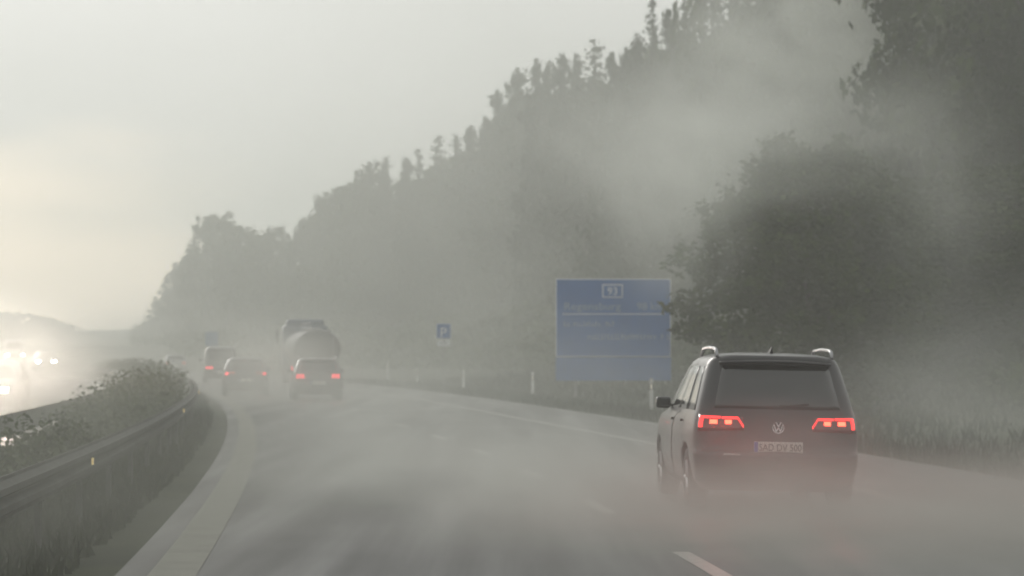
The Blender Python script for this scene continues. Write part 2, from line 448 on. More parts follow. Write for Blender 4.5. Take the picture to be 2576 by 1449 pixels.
# the wood behind the edge: reads as one mass
def forest_mass():
    rng = random.Random(11); v, f = [], []
    for i in range(120000):
        px = rng.uniform(330, 2800); d = rng.random()**1.2
        Y = interp(EDGE, px)*(1 + .02) + 3 + 22*d; x = X_of(px, Y)
        g = ground_z(Y, x-L(Y)); hmax = min(22, Z_of(interp(TOPS, px)+ 16, interp(EDGE, px)) - g) - (1.0 if px > 1000 else 3.0) - 3.2*abs(noise.noise(Vector((px*.04, d*2, 0))))
        z = g + hmax*rng.random()**.8
        quad(v, f, Vector((x, Y, z)), rng.uniform(.3,.8)*(Y/260)**.4, rng)
    me = bpy.data.meshes.new('forest'); me.from_pydata([tuple(p) for p in v], [], f); me.materials.append(LEAF)
    o = bpy.data.objects.new('forest', me); C.objects.link(o)
    tag(o, 'dense dark green wood behind the first row of trees', 'forest', kind='stuff')
forest_mass()
def undergrowth():
    rng = random.Random(12); v, f = [], []
    for i in range(80000):
        px = rng.uniform(330, 2800); q = rng.random()**.7; Y = interp(EDGE, px)*(.74+.26*q); x = X_of(px, Y)
        g = ground_z(Y, x-L(Y)); b = (.5 + 1.3*q) * (.7 + 1.6*max(0, noise.noise(Vector((x*.15, Y*.15, 4)))+.3))
        quad(v, f, Vector((x, Y, g + b*rng.random())), rng.uniform(.15,.4)*(Y/200)**.5, rng)
    me = bpy.data.meshes.new('undergrowth'); me.from_pydata([tuple(p) for p in v], [], f); me.materials.append(LEAF)
    o = bpy.data.objects.new('undergrowth', me); C.objects.link(o)
    tag(o, 'low bushes and brambles along the foot of the forest', 'undergrowth', kind='stuff')
undergrowth()
def verge_grass():
    rng = random.Random(13); v, f = [], []
    for i in range(42000):
        Y = 14 + 150*rng.random()**1.5
        if rng.random() < .5: lat = rng.uniform(-3.6, -.85); hh = rng.uniform(.06,.26)
        else: lat = W(Y)+3.6+2.75 + 14*rng.random()**1.6; hh = rng.uniform(.08,.35)
        x = L(Y)+lat; g = ground_z(Y, lat); a = rng.uniform(0, PI); wd = .02+.0006*Y
        o = len(v); dx, dy = math.cos(a)*wd, math.sin(a)*wd; lx, ly = rng.gauss(0,.06), rng.gauss(0,.06)
        v += [(x-dx,y_ := Y-dy,g),(x+dx,Y+dy,g),(x+lx,Y+ly,g+hh)]; f.append((o,o+1,o+2))
    me = bpy.data.meshes.new('grass'); me.from_pydata(v, [], f); me.materials.append(GRASS)
    o = bpy.data.objects.new('grass', me); C.objects.link(o)
    tag(o, 'wet rough grass on the median and the right verge', 'grass', kind='stuff')
verge_grass()
# shrubs on the median
def shrub_mesh(seed):
    rng = random.Random(seed); v, f = [], []
    for i in range(22):
        c = Vector((rng.uniform(-.6,.6), rng.uniform(-1.6,1.6), rng.uniform(.25,.95))); cr = rng.uniform(.3,.55)
        for k in range(110):
            d = Vector((rng.gauss(0,1), rng.gauss(0,1), rng.gauss(0,1))).normalized()*cr*rng.random()**.4
            q = c+d; q.z = max(.02, q.z); quad(v, f, q, .055*rng.uniform(.6,1.4), rng)
    me = bpy.data.meshes.new('foliage'); me.from_pydata([tuple(p) for p in v], [], f); me.materials.append(LEAF); return me
SH = [shrub_mesh(k) for k in range(3)]
stem = MB()
for k in range(7): stem.tube([(0,k*.3-.9,-.1),(random.uniform(-.3,.3),k*.45-1.3,.8)], [.03,.012], 5)
sobj = stem.build('stem', BARK); smesh = sobj.data; bpy.data.objects.remove(sobj)
SHL = 'round green shrub in the hedge row between the two median guard rails'
for k in range(44):
    Y = 26 + k*3.6; t = empty('shrub', (L(Y)-2.4, Y, -.06), rz=heading(Y)); s = (1.0 if k > 10 else .58+.04*k)+.35*noise.noise(Vector((k*.7,2,0)))
    t.scale = (s, 1.1, s*.95)
    tag(t, SHL, 'shrub', 'hedge shrubs on the median')
    for nm, d in (('foliage', SH[k % 3]), ('stem', smesh)):
        o = bpy.data.objects.new(nm, d); C.objects.link(o); o.parent = t

# ------------------------------------------------------------------ cars
GLASS = mat('tinted_glass', (.012,.013,.014), .06, coat=.5, var=.05, spec=.7)
RUBBER = mat('tyre_rubber', (.02,.02,.02), .85, bump=.1)
ALLOY = mat('alloy', (.35,.35,.36), .35, metal=.8)
TRIM = mat('black_trim', (.015,.015,.016), .5)
CHROME = mat('chrome', (.7,.7,.7), .15, metal=1)
LENS = mat('red_lens', (.14,.008,.01), .12, coat=1.0)
CLEAR = mat('clear_lens', (.5,.5,.52), .1, coat=1.0)
BLACKPAINT = mat('black_car_paint', (.014,.014,.016), .38, coat=.45, var=.1)
GREYPAINT = mat('dark_grey_car_paint', (.035,.036,.038), .3, coat=1.0, var=.1)
BLUEPAINT = mat('dark_blue_car_paint', (.02,.026,.04), .3, coat=1.0, var=.1)
SILVER = mat('silver_car_paint', (.25,.25,.25), .3, coat=1.0, metal=.3, var=.1)
WHITEV = mat('white_van_paint', (.6,.6,.6), .35, coat=1.0, var=.1)
PLATE = mat('number_plate_white', (.62,.62,.57), .4, var=.05)
PBLUE = mat('plate_blue', (.02,.06,.32), .4)
PBLACK = mat('plate_black', (.015,.015,.015), .5)
TAIL = emit('tail_lamp_strip_light', (1.0,.03,.03), 2.6)
BRAKE = emit('tail_lamp_bulb_light', (1.0,.09,.045), 5.5)
TAILB = emit('far_tail_lamp_light', (1.0,.04,.055), 4.0)
TAILDIM = emit('dim_tail_lamp_light', (1.0,.25,.15), .9)
HEAD = emit('head_lamp_light', (1.0,.93,.82), 120.0, (.8,.8,.8))

MPV = dict(L=4.4, prof=[(.22,.12,4.22,.78),(.32,.03,4.36,.87),(.5,.0,4.4,.905),(.62,.0,4.4,.912),(.66,.035,4.39,.912),(.85,.06,4.28,.908),(.95,.075,4.0,.898),(1.02,.09,3.4,.882),(1.07,.105,3.28,.868),(1.2,.16,3.05,.835),(1.35,.23,2.78,.795),(1.5,.305,2.48,.752),(1.57,.33,2.3,.725),(1.615,.32,2.1,.69),(1.65,.34,1.9,.63),(1.675,.5,1.7,.5),(1.69,.8,1.55,.30)],
   r=.17, win=(1.06,1.54), rw=(1.09,1.55), beam='mpv')
ESTATE = dict(L=4.7, prof=[(.2,.12,4.5,.78),(.3,.03,4.66,.87),(.48,.0,4.7,.90),(.6,.0,4.7,.905),(.64,.04,4.68,.905),(.8,.06,4.5,.9),(.88,.08,4.1,.89),(.95,.1,3.45,.87),(1.0,.13,3.3,.85),(1.12,.25,3.0,.81),(1.25,.38,2.7,.76),(1.36,.5,2.4,.71),(1.42,.54,2.2,.67),(1.46,.58,1.95,.58),(1.48,.8,1.75,.4)],
   r=.2, win=(.98,1.36), rw=(1.02,1.37), beam='row')
VAN = dict(L=5.2, prof=[(.25,.1,5.0,.8),(.4,.02,5.18,.93),(.7,.0,5.2,.95),(1.0,.02,5.1,.95),(1.15,.03,4.7,.94),(1.25,.04,4.45,.92),(1.5,.06,4.2,.89),(1.75,.1,3.95,.84),(1.88,.14,3.7,.79),(1.94,.22,3.4,.7),(1.97,.5,3.1,.5)],
   r=.16, win=(1.2,1.75), rw=(1.2,1.78), beam='row')
def lin(tab, z, k):
    if z <= tab[0][0]: return tab[0][k]
    for a, b in zip(tab, tab[1:]):
        if z <= b[0]: return a[k] + (b[k]-a[k])*(z-a[0])/(b[0]-a[0])
    return tab[-1][k]
def S(P, u, z):
    """point on the body at height z and perimeter parameter u (0..12, 0-2 rear, 3-5 right, 6-8 front, 9-11 left)"""
    u = u % 12.0
    yr, yf, hw = (lin(P['prof'], z, k) for k in (1, 2, 3)); r = P['r']; rf = r*2.0
    rf = min(rf, (yf-yr)*.4, hw*.7); r = min(r, (yf-yr)*.4, hw*.6)
    def arc(cx, cy, rr, a0, t): a = a0 + t*PI/2; return cx+rr*math.cos(a), cy+rr*math.sin(a)
    if u < 2: x = (-1+u)*(hw-r); y = yr
    elif u < 3: x, y = arc(hw-r, yr+r, r, -PI/2, u-2)
    elif u < 5: x = hw; y = yr+r + (yf-rf-yr-r)*(u-3)/2
    elif u < 6: x, y = arc(hw-rf, yf-rf, rf, 0, u-5)
    elif u < 8: x = (1-(u-6))*(hw-rf); y = yf
    elif u < 9: x, y = arc(-hw+rf, yf-rf, rf, PI/2, u-8)
    elif u < 11: x = -hw; y = yf-rf - (yf-rf-yr-r)*(u-9)/2
    else: x, y = arc(-hw+r, yr+r, r, PI, u-11)
    q = (x/hw)**2
    y += (.07*q if y < (yr+yf)/2 else -.16*q)
    x *= 1 - .035*abs((y-(yr+yf)/2)/((yf-yr)/2))**2
    return Vector((x, y - P['L']/2, z))
def body_mesh(P):
    mb = MB(); zs = []
    pr = P['prof']
    for a, b in zip(pr, pr[1:]):
        n = 3 if b[0]-a[0] > .05 else 2
        zs += [a[0]+(b[0]-a[0])*k/n for k in range(n)]
    zs.append(pr[-1][0])
    us = [2*k/10 for k in range(10)]+[2+k/5 for k in range(5)]+[3+2*k/24 for k in range(24)]+[5+k/6 for k in range(6)]+[6+2*k/10 for k in range(10)]+[8+k/6 for k in range(6)]+[9+2*k/24 for k in range(24)]+[11+k/5 for k in range(5)]
    n = len(us); vs = [S(P, u, z) for z in zs for u in us]
    fs = [(i*n+k, i*n+(k+1) % n, (i+1)*n+(k+1) % n, (i+1)*n+k) for i in range(len(zs)-1) for k in range(n)]
    # roof crown and floor
    top = vs[-n:]; cx = sum((p for p in top), Vector())/n; cx.z += .006; vs.append(cx); ci = len(vs)-1; b0 = (len(zs)-1)*n
    fs += [(b0+k, b0+(k+1) % n, ci) for k in range(n)]
    fl = sum((p for p in vs[:n]), Vector())/n; vs.append(fl); fi = len(vs)-1
    fs += [((k+1) % n, k, fi) for k in range(n)]
    return mb.add(vs, fs)
def patch(P, c, off=.004, nu=8, nz=5, curve=None):
    """c = (u,z) at four corners: bottom-left, bottom-right, top-right, top-left"""
    vs = []
    def pt(a, b, o):
        u = (c[0][0]*(1-a)+c[1][0]*a)*(1-b) + (c[3][0]*(1-a)+c[2][0]*a)*b
        z = (c[0][1]*(1-a)+c[1][1]*a)*(1-b) + (c[3][1]*(1-a)+c[2][1]*a)*b
        e = .01; p = S(P, u, z); du = S(P, u+e, z)-S(P, u-e, z); dz = S(P, u, z+e)-S(P, u, z-e)
        nn = du.cross(dz).normalized(); return p + nn*o
    # outward for increasing u (anticlockwise seen from above) x up
    W_, H_ = nu+1, nz+1
    for j in range(H_):
        for i in range(W_): vs.append(pt(i/nu, j/nz, off))
    fs = [(j*W_+i, j*W_+i+1, (j+1)*W_+i+1, (j+1)*W_+i) for j in range(nz) for i in range(nu)]
    ring = [(i, 0) for i in range(nu)]+[(nu, j) for j in range(nz)]+[(i, nz) for i in range(nu, 0, -1)]+[(0, j) for j in range(nz, 0, -1)]
    o = len(vs); vs += [pt(i/nu, j/nz, -.01) for i, j in ring]; m = len(ring)
    for k in range(m):
        a = ring[k]; b = ring[(k+1) % m]
        fs.append((a[1]*W_+a[0], o+k, o+(k+1) % m, b[1]*W_+b[0]))
    return MB().add(vs, fs)
def u_rear(P, x, z):
    hw = lin(P['prof'], z, 3); r = min(P['r'], hw*.6); return (x/(hw-r)) + 1
def red_glow(parent, loc, energy, r=.06):
    l = bpy.data.lights.new('lamp_light', 'AREA'); l.energy = energy; l.color = (1,.03,.03); l.shape = 'RECTANGLE'; l.size = .3; l.size_y = .1
    o = bpy.data.objects.new('lamp_light', l); C.objects.link(o); o.parent = parent; o.location = loc; o.rotation_euler = (-PI/2+.1, 0, 0); return o
def car(P, name, label, cat, paint, loc, rz, ry=0.0, lamps='row', plate='', head=False, group='cars driving ahead', rails=True, glow=2.0, tailmat=None, detail=True):
    t = empty(name, loc, rz, ry); tag(t, label, cat, group); Lc = P['L']; h2 = Lc/2
    body = body_mesh(P).build('body', paint, t, smooth=True)
    wy = (-h2+.82, h2-.88); R = .325
    # wheel arches cut out of the body
    cut = MB()
    for y in wy:
        for s in (-1, 1):
            a0, a1 = s*.62, s*1.1
            cut.lathe([(a0,.001),(a0,R+.055),(a1,R+.055),(a1,.001)], 'x', (0, y, R), 24)
    co = cut.build('cutter', None)
    md = body.modifiers.new('b', 'BOOLEAN'); md.object = co; md.operation = 'DIFFERENCE'; md.solver = 'EXACT'
    bpy.context.view_layer.update()
    cpar = co; cpar.parent = t; bpy.context.view_layer.update()
    me = bpy.data.meshes.new_from_object(body.evaluated_get(bpy.context.evaluated_depsgraph_get()))
    body.modifiers.clear(); body.data = me; me.name = 'body'; bpy.data.objects.remove(co)
    # wheels
    first = None
    for y in wy:
        for s in (-1, 1):
            wh = MB().lathe([(-.1,.2),(-.11,.26),(-.1,.305),(-.06,.323),(.06,.323),(.1,.305),(.11,.26),(.1,.2),(-.1,.2)], 'x', n=32).build('wheel', RUBBER, t, smooth=True)
            wh.location = (s*.78, y, R)
            rm = MB().lathe([(s*.06,.205),(s*.085,.2),(s*.07,.19),(s*.05,.185),(s*.04,.0)], 'x', n=28)
            for k in range(5):
                a = 2*PI*k/5; rm.tube([(s*.075, 0, 0), (s*.09, .19*math.cos(a), .19*math.sin(a))], [.035,.022], 6)
            ro = rm.build('rim', ALLOY, wh, smooth=False)
    # glass
    z0, z1 = P['rw']; e = .03
    u0, u1 = u_rear(P, -.70, z0), u_rear(P, .70, z0); v0, v1 = u_rear(P, -.60, z1), u_rear(P, .60, z1)
    patch(P, ((u0,z0),(u1,z0),(v1,z1),(v0,z1)), .004, 12, 8).build('rear_window', GLASS, t, True)
    z0, z1 = P['win']
    patch(P, ((6.05-.55,z0),(8.5,z0),(8.35,z1),(5.65,z1)), .004, 12, 8).build('windscreen', GLASS, t, True)
    for a, b in ((3.02,3.42),(3.46,4.06),(4.10,4.82)):
        for s in (0, 1):
            if s == 0: cc = ((a,z0),(b,z0),(b-.05,z1-.01),(a+.03,z1-.01))
            else: cc = ((14-b,z0),(14-a,z0),(14-a-.03,z1-.01),(14-b+.05,z1-.01))
            patch(P, cc, .004, 6, 5).build('side_window', GLASS, t, True)
    # shut lines and lower bumper
    if detail:
        for a in (3.44, 4.08, 4.86):
            for q in (a, 14-a): patch(P, ((q-.005,.36),(q+.005,.36),(q+.005,z0-.02),(q-.005,z0-.02)), .001, 1, 8).build('door_gap', PBLACK, t)
        for q in (3.56, 4.2):
            for k in (q, 14-q): patch(P, ((k-.05,z0-.14),(k+.05,z0-.14),(k+.05,z0-.115),(k-.05,z0-.115)), .022, 3, 2).build('door_handle', paint, t)
        patch(P, ((-.6,.24),(2.6,.24),(2.6,.38),(-.6,.38)), .004, 16, 2).build('bumper_trim', TRIM, t)
        patch(P, ((-.35,.635),(2.35,.635),(2.35,.645),(-.35,.645)), .003, 16, 1).build('tailgate_gap', PBLACK, t)
    # spoiler, mirrors, antenna, rails
    zt = P['rw'][1]; yr = lin(P['prof'], zt, 1) - h2
    sp = MB(); n = 13; vs = []
    for k in range(n):
        x = -.60+1.20*k/(n-1); q = (x/.6)**2; yy = yr + .09*q; dz = -.022*q
        vs += [(x, yy+.12, zt+.075+dz), (x, yy-.07, zt+.055+dz), (x, yy-.08, zt+.035+dz), (x, yy+.04, zt+.015+dz)]
    sp.add(vs, [(k*4+j, k*4+(j+1) % 4, (k+1)*4+(j+1) % 4, (k+1)*4+j) for k in range(n-1) for j in range(4)]+[(0,1,2,3),tuple((n-1)*4+j for j in (3,2,1,0))])
    sp.build('spoiler', paint, t, True)
    for s in (-1, 1):
        hw = lin(P['prof'], z0, 3); ym = lin(P['prof'], z0, 2) - h2 - .62
        m = MB().box((s*(hw+.08), ym, z0+.04), (.17,.10,.13), bev=.035).build('side_mirror', paint, t, True)
        MB().tube([(s*(hw-.02), ym, z0+.01), (s*(hw+.04), ym, z0+.02)], .02, 6).build('mirror_arm', TRIM, m)
        MB().box((s*(hw+.08), ym-.053, z0+.04), (.13,.004,.09)).build('mirror_glass', GLASS, m)
        if rails:
            zr = P['prof'][-1][0]; xr = P['prof'][-3][3]*.985
            yb = P['prof'][-3][1]-h2+.10; yf = P['prof'][-3][2]-h2-.05
            MB().tube([(s*xr, yb, zr-.05),(s*xr, yb+.06, zr+.015),(s*xr, yb+.2, zr+.035),(s*xr, (yb+yf)/2, zr+.045),(s*xr, yf-.2, zr+.03),(s*xr, yf, zr-.05)], .019, 8).build('roof_rail', ALLOY, t, True)
    zr = P['prof'][-1][0]
    MB().add([(-.02,yr+.35,zr-.01),(.02,yr+.35,zr-.01),(.0,yr+.33,zr+.06),(-.02,yr+.55,zr),(.02,yr+.55,zr),(0,yr+.37,zr+.065)], [(0,1,2),(3,5,4),(0,2,5,3),(1,4,5,2)]).build('antenna', TRIM, t)
    # tail lamps
    tm = tailmat or TAILB
    for s in (-1, 1):
        def U(x, z): return u_rear(P, s*x, z)
        def quadp(x0, x1, za, zb, zc=None, zd=None):
            """inner x0, outer x1; outer may run over 1.0 as perimeter steps"""
            def uu(x, z):
                if x < .72: return U(x, z)
                return (2 + (x-.72)/.13*.55) if s > 0 else -(x-.72)/.13*.55
            zc = zb if zc is None else zc; zd = za if zd is None else zd
            a = (uu(x0,za),za); b = (uu(x1,zd),zd); c_ = (uu(x1,zc),zc); d = (uu(x0,zb),zb)
            return (a,b,c_,d) if s > 0 else (b,a,d,c_)
        if lamps == 'mpv':
            ln = patch(P, quadp(.38,.86,.86,1.0,1.02,.84), .006, 10, 4).build('tail_lamp', LENS, t, True)
            patch(P, quadp(.44,.615,.978,1.0), .014, 6, 2).build('lamp_strip', TAIL, ln)
            patch(P, quadp(.63,.80,.982,1.004), .014, 6, 2).build('lamp_strip', TAIL, ln)
            patch(P, quadp(.38,.44,.885,.915,1.0,.978), .014, 4, 2).build('lamp_strip', TAIL, ln)
            patch(P, quadp(.80,.835,.885,1.002), .014, 4, 3).build('lamp_strip', TAIL, ln)
            for xq in (.545, .70): patch(P, quadp(xq-.035,xq+.035,.925,.965), .016, 3, 2).build('lamp_bulb', BRAKE, ln)
        elif lamps == 'row':
            ln = patch(P, quadp(.46,.84,.76,.92), .006, 8, 4).build('tail_lamp', LENS, t, True)
            for (a, b) in ((.50,.62),(.65,.78)):
                for zz in (.785, .86): patch(P, quadp(a,b,zz,zz+.038), .014, 4, 2).build('lamp_strip', tm, ln)
        else:
            ln = patch(P, quadp(.40,.84,.80,.93), .006, 8, 4).build('tail_lamp', LENS, t, True)
            patch(P, quadp(.42,.66,.885,.91), .014, 5, 2).build('lamp_strip', TAILDIM, ln)
            patch(P, quadp(.68,.80,.815,.90), .014, 4, 3).build('lamp_bulb', tm, ln)
        zl = .93 if lamps == 'mpv' else .84
        if glow: red_glow(t, (s*.62, -h2-.12, zl), glow, .08)
    # plates
    zp = .66 if lamps == 'mpv' else .58
    yb = S(P, 1, zp).y
    pl = MB().box((0, yb-.012, zp+.03), (.52,.012,.115), bev=.003).build('number_plate', PLATE, t)
    MB().box((-.238, yb-.0195, zp+.03), (.042,.003,.108)).build('plate_band', PBLUE, pl)
    if plate: text_mesh('plate_lettering', plate, .105, PBLACK, pl, (-.208, yb-.021, zp-.008), width=.45)
    MB().box((0, S(P,6+1,.45).y+.012, .45), (.52,.012,.115), bev=.003).build('number_plate', PLATE, t)
    if detail:
        # wiper
        zz = P['rw'][0]+.03; MB().tube([(0, S(P,1,zz).y-.025, zz), (.33, S(P,1,zz).y-.015, zz+.03)], .009, 6).build('rear_wiper', TRIM, t)
    # front end
    zh = .68
    for s in (-1, 1):
        cc = ((5.25,zh-.08),(6.15,zh-.06),(6.15,zh+.05),(5.2,zh+.09)) if s > 0 else ((7.85,zh-.06),(8.75,zh-.08),(8.8,zh+.09),(7.85,zh+.05))
        hl = patch(P, cc, .006, 8, 4).build('headlight', CLEAR, t, True)
        q = 5.95 if s > 0 else 8.05
        patch(P, ((q-.22,zh-.055),(q+.22,zh-.055),(q+.22,zh+.055),(q-.22,zh+.055)), .014, 4, 3).build('headlight_bulb', HEAD if head else CLEAR, hl)
        if head:
            l = bpy.data.lights.new('headlight_beam', 'SPOT'); l.energy = head; l.color = (1,.84,.74); l.spot_size = 1.0; l.spot_blend = 1; l.shadow_soft_size = .09
            o = bpy.data.objects.new('headlight_beam', l); C.objects.link(o); o.parent = t; o.location = (s*.62, h2+.06, zh); o.rotation_euler = (PI/2-.02, 0, 0)
    patch(P, ((6.2,.5),(7.8,.5),(7.8,.72),(6.2,.72)), .006, 8, 3).build('grille', TRIM, t)
    return t

# the dark people carrier in front
vw = car(MPV, 'people_carrier', 'black people carrier with roof rails, nearest vehicle, in the right lane', 'car', BLACKPAINT,
         (2.80 - math.sin(.05)*2.2, 29.4 + 2.2, 0), .05, ry=.022, lamps='mpv', plate='SAD DV 500', glow=8.0, group='vehicles driving ahead')
# emblem: ring with a V over a W
zb = .90; yb = S(MPV, 1, zb).y - .012
em = MB(); em.lathe([(-.004,.056),(-.006,.064),(.004,.066),(.006,.056),(-.004,.056)], 'y', (0, yb, zb), 28)
def bar(mb, a, b, w=.007):
    mb.tube([(a[0], yb-.004, zb+a[1]), (b[0], yb-.004, zb+b[1])], w, 6)
bar(em, (-.026,.050), (0,.004)); bar(em, (.026,.050), (0,.004))
bar(em, (-.050,.028), (-.022,-.046)); bar(em, (-.022,-.046), (0,-.004)); bar(em, (0,-.004), (.022,-.046)); bar(em, (.022,-.046), (.050,.028))
em.build('emblem', CHROME, vw)
patch(MPV, ((u_rear(MPV,-.60,.6),.600),(u_rear(MPV,-.42,.6),.600),(u_rear(MPV,-.42,.6),.615),(u_rear(MPV,-.60,.6),.615)), .008, 3, 1).build('bumper_glint_strip', CHROME, vw)  # chrome strip added for a bright reflection on the bumper

def ahead(px, Y, P): a = heading(Y+2); return (X_of(px, Y) - math.sin(a)*P['L']/2, Y + math.cos(a)*P['L']/2, 0), a
loc, a = ahead(805, 97.5, ESTATE)
car(ESTATE, 'estate_car', 'dark estate car with double rows of red tail lamps behind the tanker lorry', 'car', GREYPAINT, loc, a*.8, lamps='row', glow=2.5, group='vehicles driving ahead')
loc, a = ahead(623, 107, ESTATE)
car(ESTATE, 'saloon_car', 'dark saloon car with wedge-shaped red tail lamps, between estate car and van', 'car', BLUEPAINT, loc, a*.8, lamps='wedge', rails=False, glow=2.5, group='vehicles driving ahead')
loc, a = ahead(562, 150, VAN)
car(VAN, 'van', 'dark blocky van farther up the left lane, partly hidden by the wedge-lamped car', 'van', GREYPAINT, loc, a*.8, lamps='row', rails=False, glow=1.5, group='vehicles driving ahead', detail=False)
loc, a = ahead(447, 215, ESTATE)
car(ESTATE, 'small_car', 'farthest faint car ahead, with two dim tail lamps in the fog', 'car', SILVER, loc, a*.8, lamps='row', rails=False, glow=0, tailmat=TAILDIM, group='vehicles driving ahead', detail=False)
# oncoming
def toward(px, Y, P, z=0): a = heading(Y); return (X_of(px, Y), Y + P['L']/2, z), PI + a*.75
G2 = 'oncoming vehicles with headlights on'
loc, a = toward(-62, 74, ESTATE)
car(ESTATE, 'oncoming_car', 'nearest oncoming car, glaring in its own spray at the left picture edge', 'car', SILVER, loc, a, head=10000, glow=0, rails=False, group=G2, detail=False)
loc, a = toward(103, 190, ESTATE, .35)
car(ESTATE, 'oncoming_car', 'oncoming car with two separate bright headlights, rightmost of the oncoming group', 'car', GREYPAINT, loc, a, head=450, glow=0, rails=False, group=G2, detail=False)
loc, a = toward(24, 235, VAN, .75)
car(VAN, 'oncoming_van', 'oncoming pale van with high headlights, left of and behind the oncoming car', 'van', WHITEV, loc, a, head=450, glow=0, rails=False, group=G2, detail=False)

# ------------------------------------------------------------------ tanker lorry
TANK = mat('tank_metal', (.035,.035,.034), .3, metal=.1, var=.15, scale=1)
CABP = mat('cab_blue', (.05,.075,.12), .4, coat=.6)
def tanker():
    Y = 138; a = heading(Y+6)*.78; t = empty('tanker_lorry', (X_of(800, Y), Y, 0), a)
    tag(t, 'tanker lorry with a round tank, in the right lane beyond the estate car', 'lorry', 'vehicles driving ahead')
    # local: rear at y=0, forward +y
    mb = MB(); prof = [(-.02,.01),(.0,.5),(.06,.85),(.16,1.05),(.32,1.15),(.5,1.18),(9.6,1.18),(9.8,1.1),(9.95,.8),(10,.01)]
    mb.lathe(prof, 'y', (0,0,0), 40)
    mb.v = [(x, y, z*.82+1.85) for x, y, z in mb.v]
    tk = mb.build('tank', TANK, t, True)
    for yy in (.5, 2.8, 5.1, 7.4, 9.5):
        m = MB().lathe([(yy-.04,1.19),(yy-.04,1.215),(yy+.04,1.215),(yy+.04,1.19)], 'y', (0,0,0), 40)
        m.v = [(x, y, z*.82+1.85) for x, y, z in m.v]; m.build('tank_band', ALLOY, tk, True)
    MB().box((0,5,2.88), (.5,8.6,.05), bev=.01).build('walkway', ALLOY, tk)
    MB().box((0,5.2,.85), (1.0,9.8,.2), bev=.02).build('chassis', TRIM, t)
    ub = MB().box((0,.05,.55), (2.3,.1,.14), bev=.02).build('rear_bumper', TRIM, t)
    for s in (-1,1):
        ln = MB().box((s*.95,-.03,.86), (.36,.06,.16), bev=.02).build('tail_lamp', LENS, t)
        MB().box((s*1.03,-.064,.86), (.10,.01,.08)).build('lamp_bulb', TAILDIM, ln)
        for y in (1.4, 2.7, 4.0):
            w = MB().lathe([(-.16,.3),(-.17,.42),(-.13,.5),(.13,.5),(.17,.42),(.16,.3),(-.16,.3)], 'x', n=28).build('wheel', RUBBER, t, True); w.location = (s*1.05, y, .5)
            MB().lathe([(s*.16,.3),(s*.1,.28),(s*.06,.01)], 'x', n=24).build('rim', ALLOY, w, True)
        MB().box((s*1.14,2.7,1.06), (.36,4.3,.03), bev=.01).build('mudguard', TRIM, t)
        w = MB().lathe([(-.16,.3),(-.17,.42),(-.13,.5),(.13,.5),(.17,.42),(.16,.3),(-.16,.3)], 'x', n=28).build('wheel', RUBBER, t, True); w.location = (s*1.05, 11.0, .5)
    sm = MB().box((-1.235,.9,.84), (.05,.12,.26), bev=.01).build('side_marker_lamp', TAILB, t)
    cb = MB().box((0,11.5,1.9), (2.4,2.2,2.4), bev=.16).build('cab', CABP, t, True)
    MB().box((0,11.2,3.2), (2.0,1.4,.45), bev=.16).build('wind_deflector', CABP, cb, True)
    for s in (-1,1):
        MB().box((s*1.228,11.9,2.5), (.02,.9,.7), bev=.005).build('side_window', GLASS, cb)
        MB().box((s*1.42,12.4,2.5), (.12,.2,.75), bev=.03).build('side_mirror', TRIM, cb)
    MB().box((0,12.605,2.5), (2.1,.02,.8), bev=.005).build('windscreen', GLASS, cb)
    rail = MB()
    for z in (2.95, 3.15): rail.tube([(-.3,.8,z),(-.3,9.2,z)], .02, 6)
    rail.build('handrail', ALLOY, tk)
    MB().tube([(.75,-.12,.9),(.75,-.12,2.4)], .02, 6).build('ladder', ALLOY, t)
tanker()

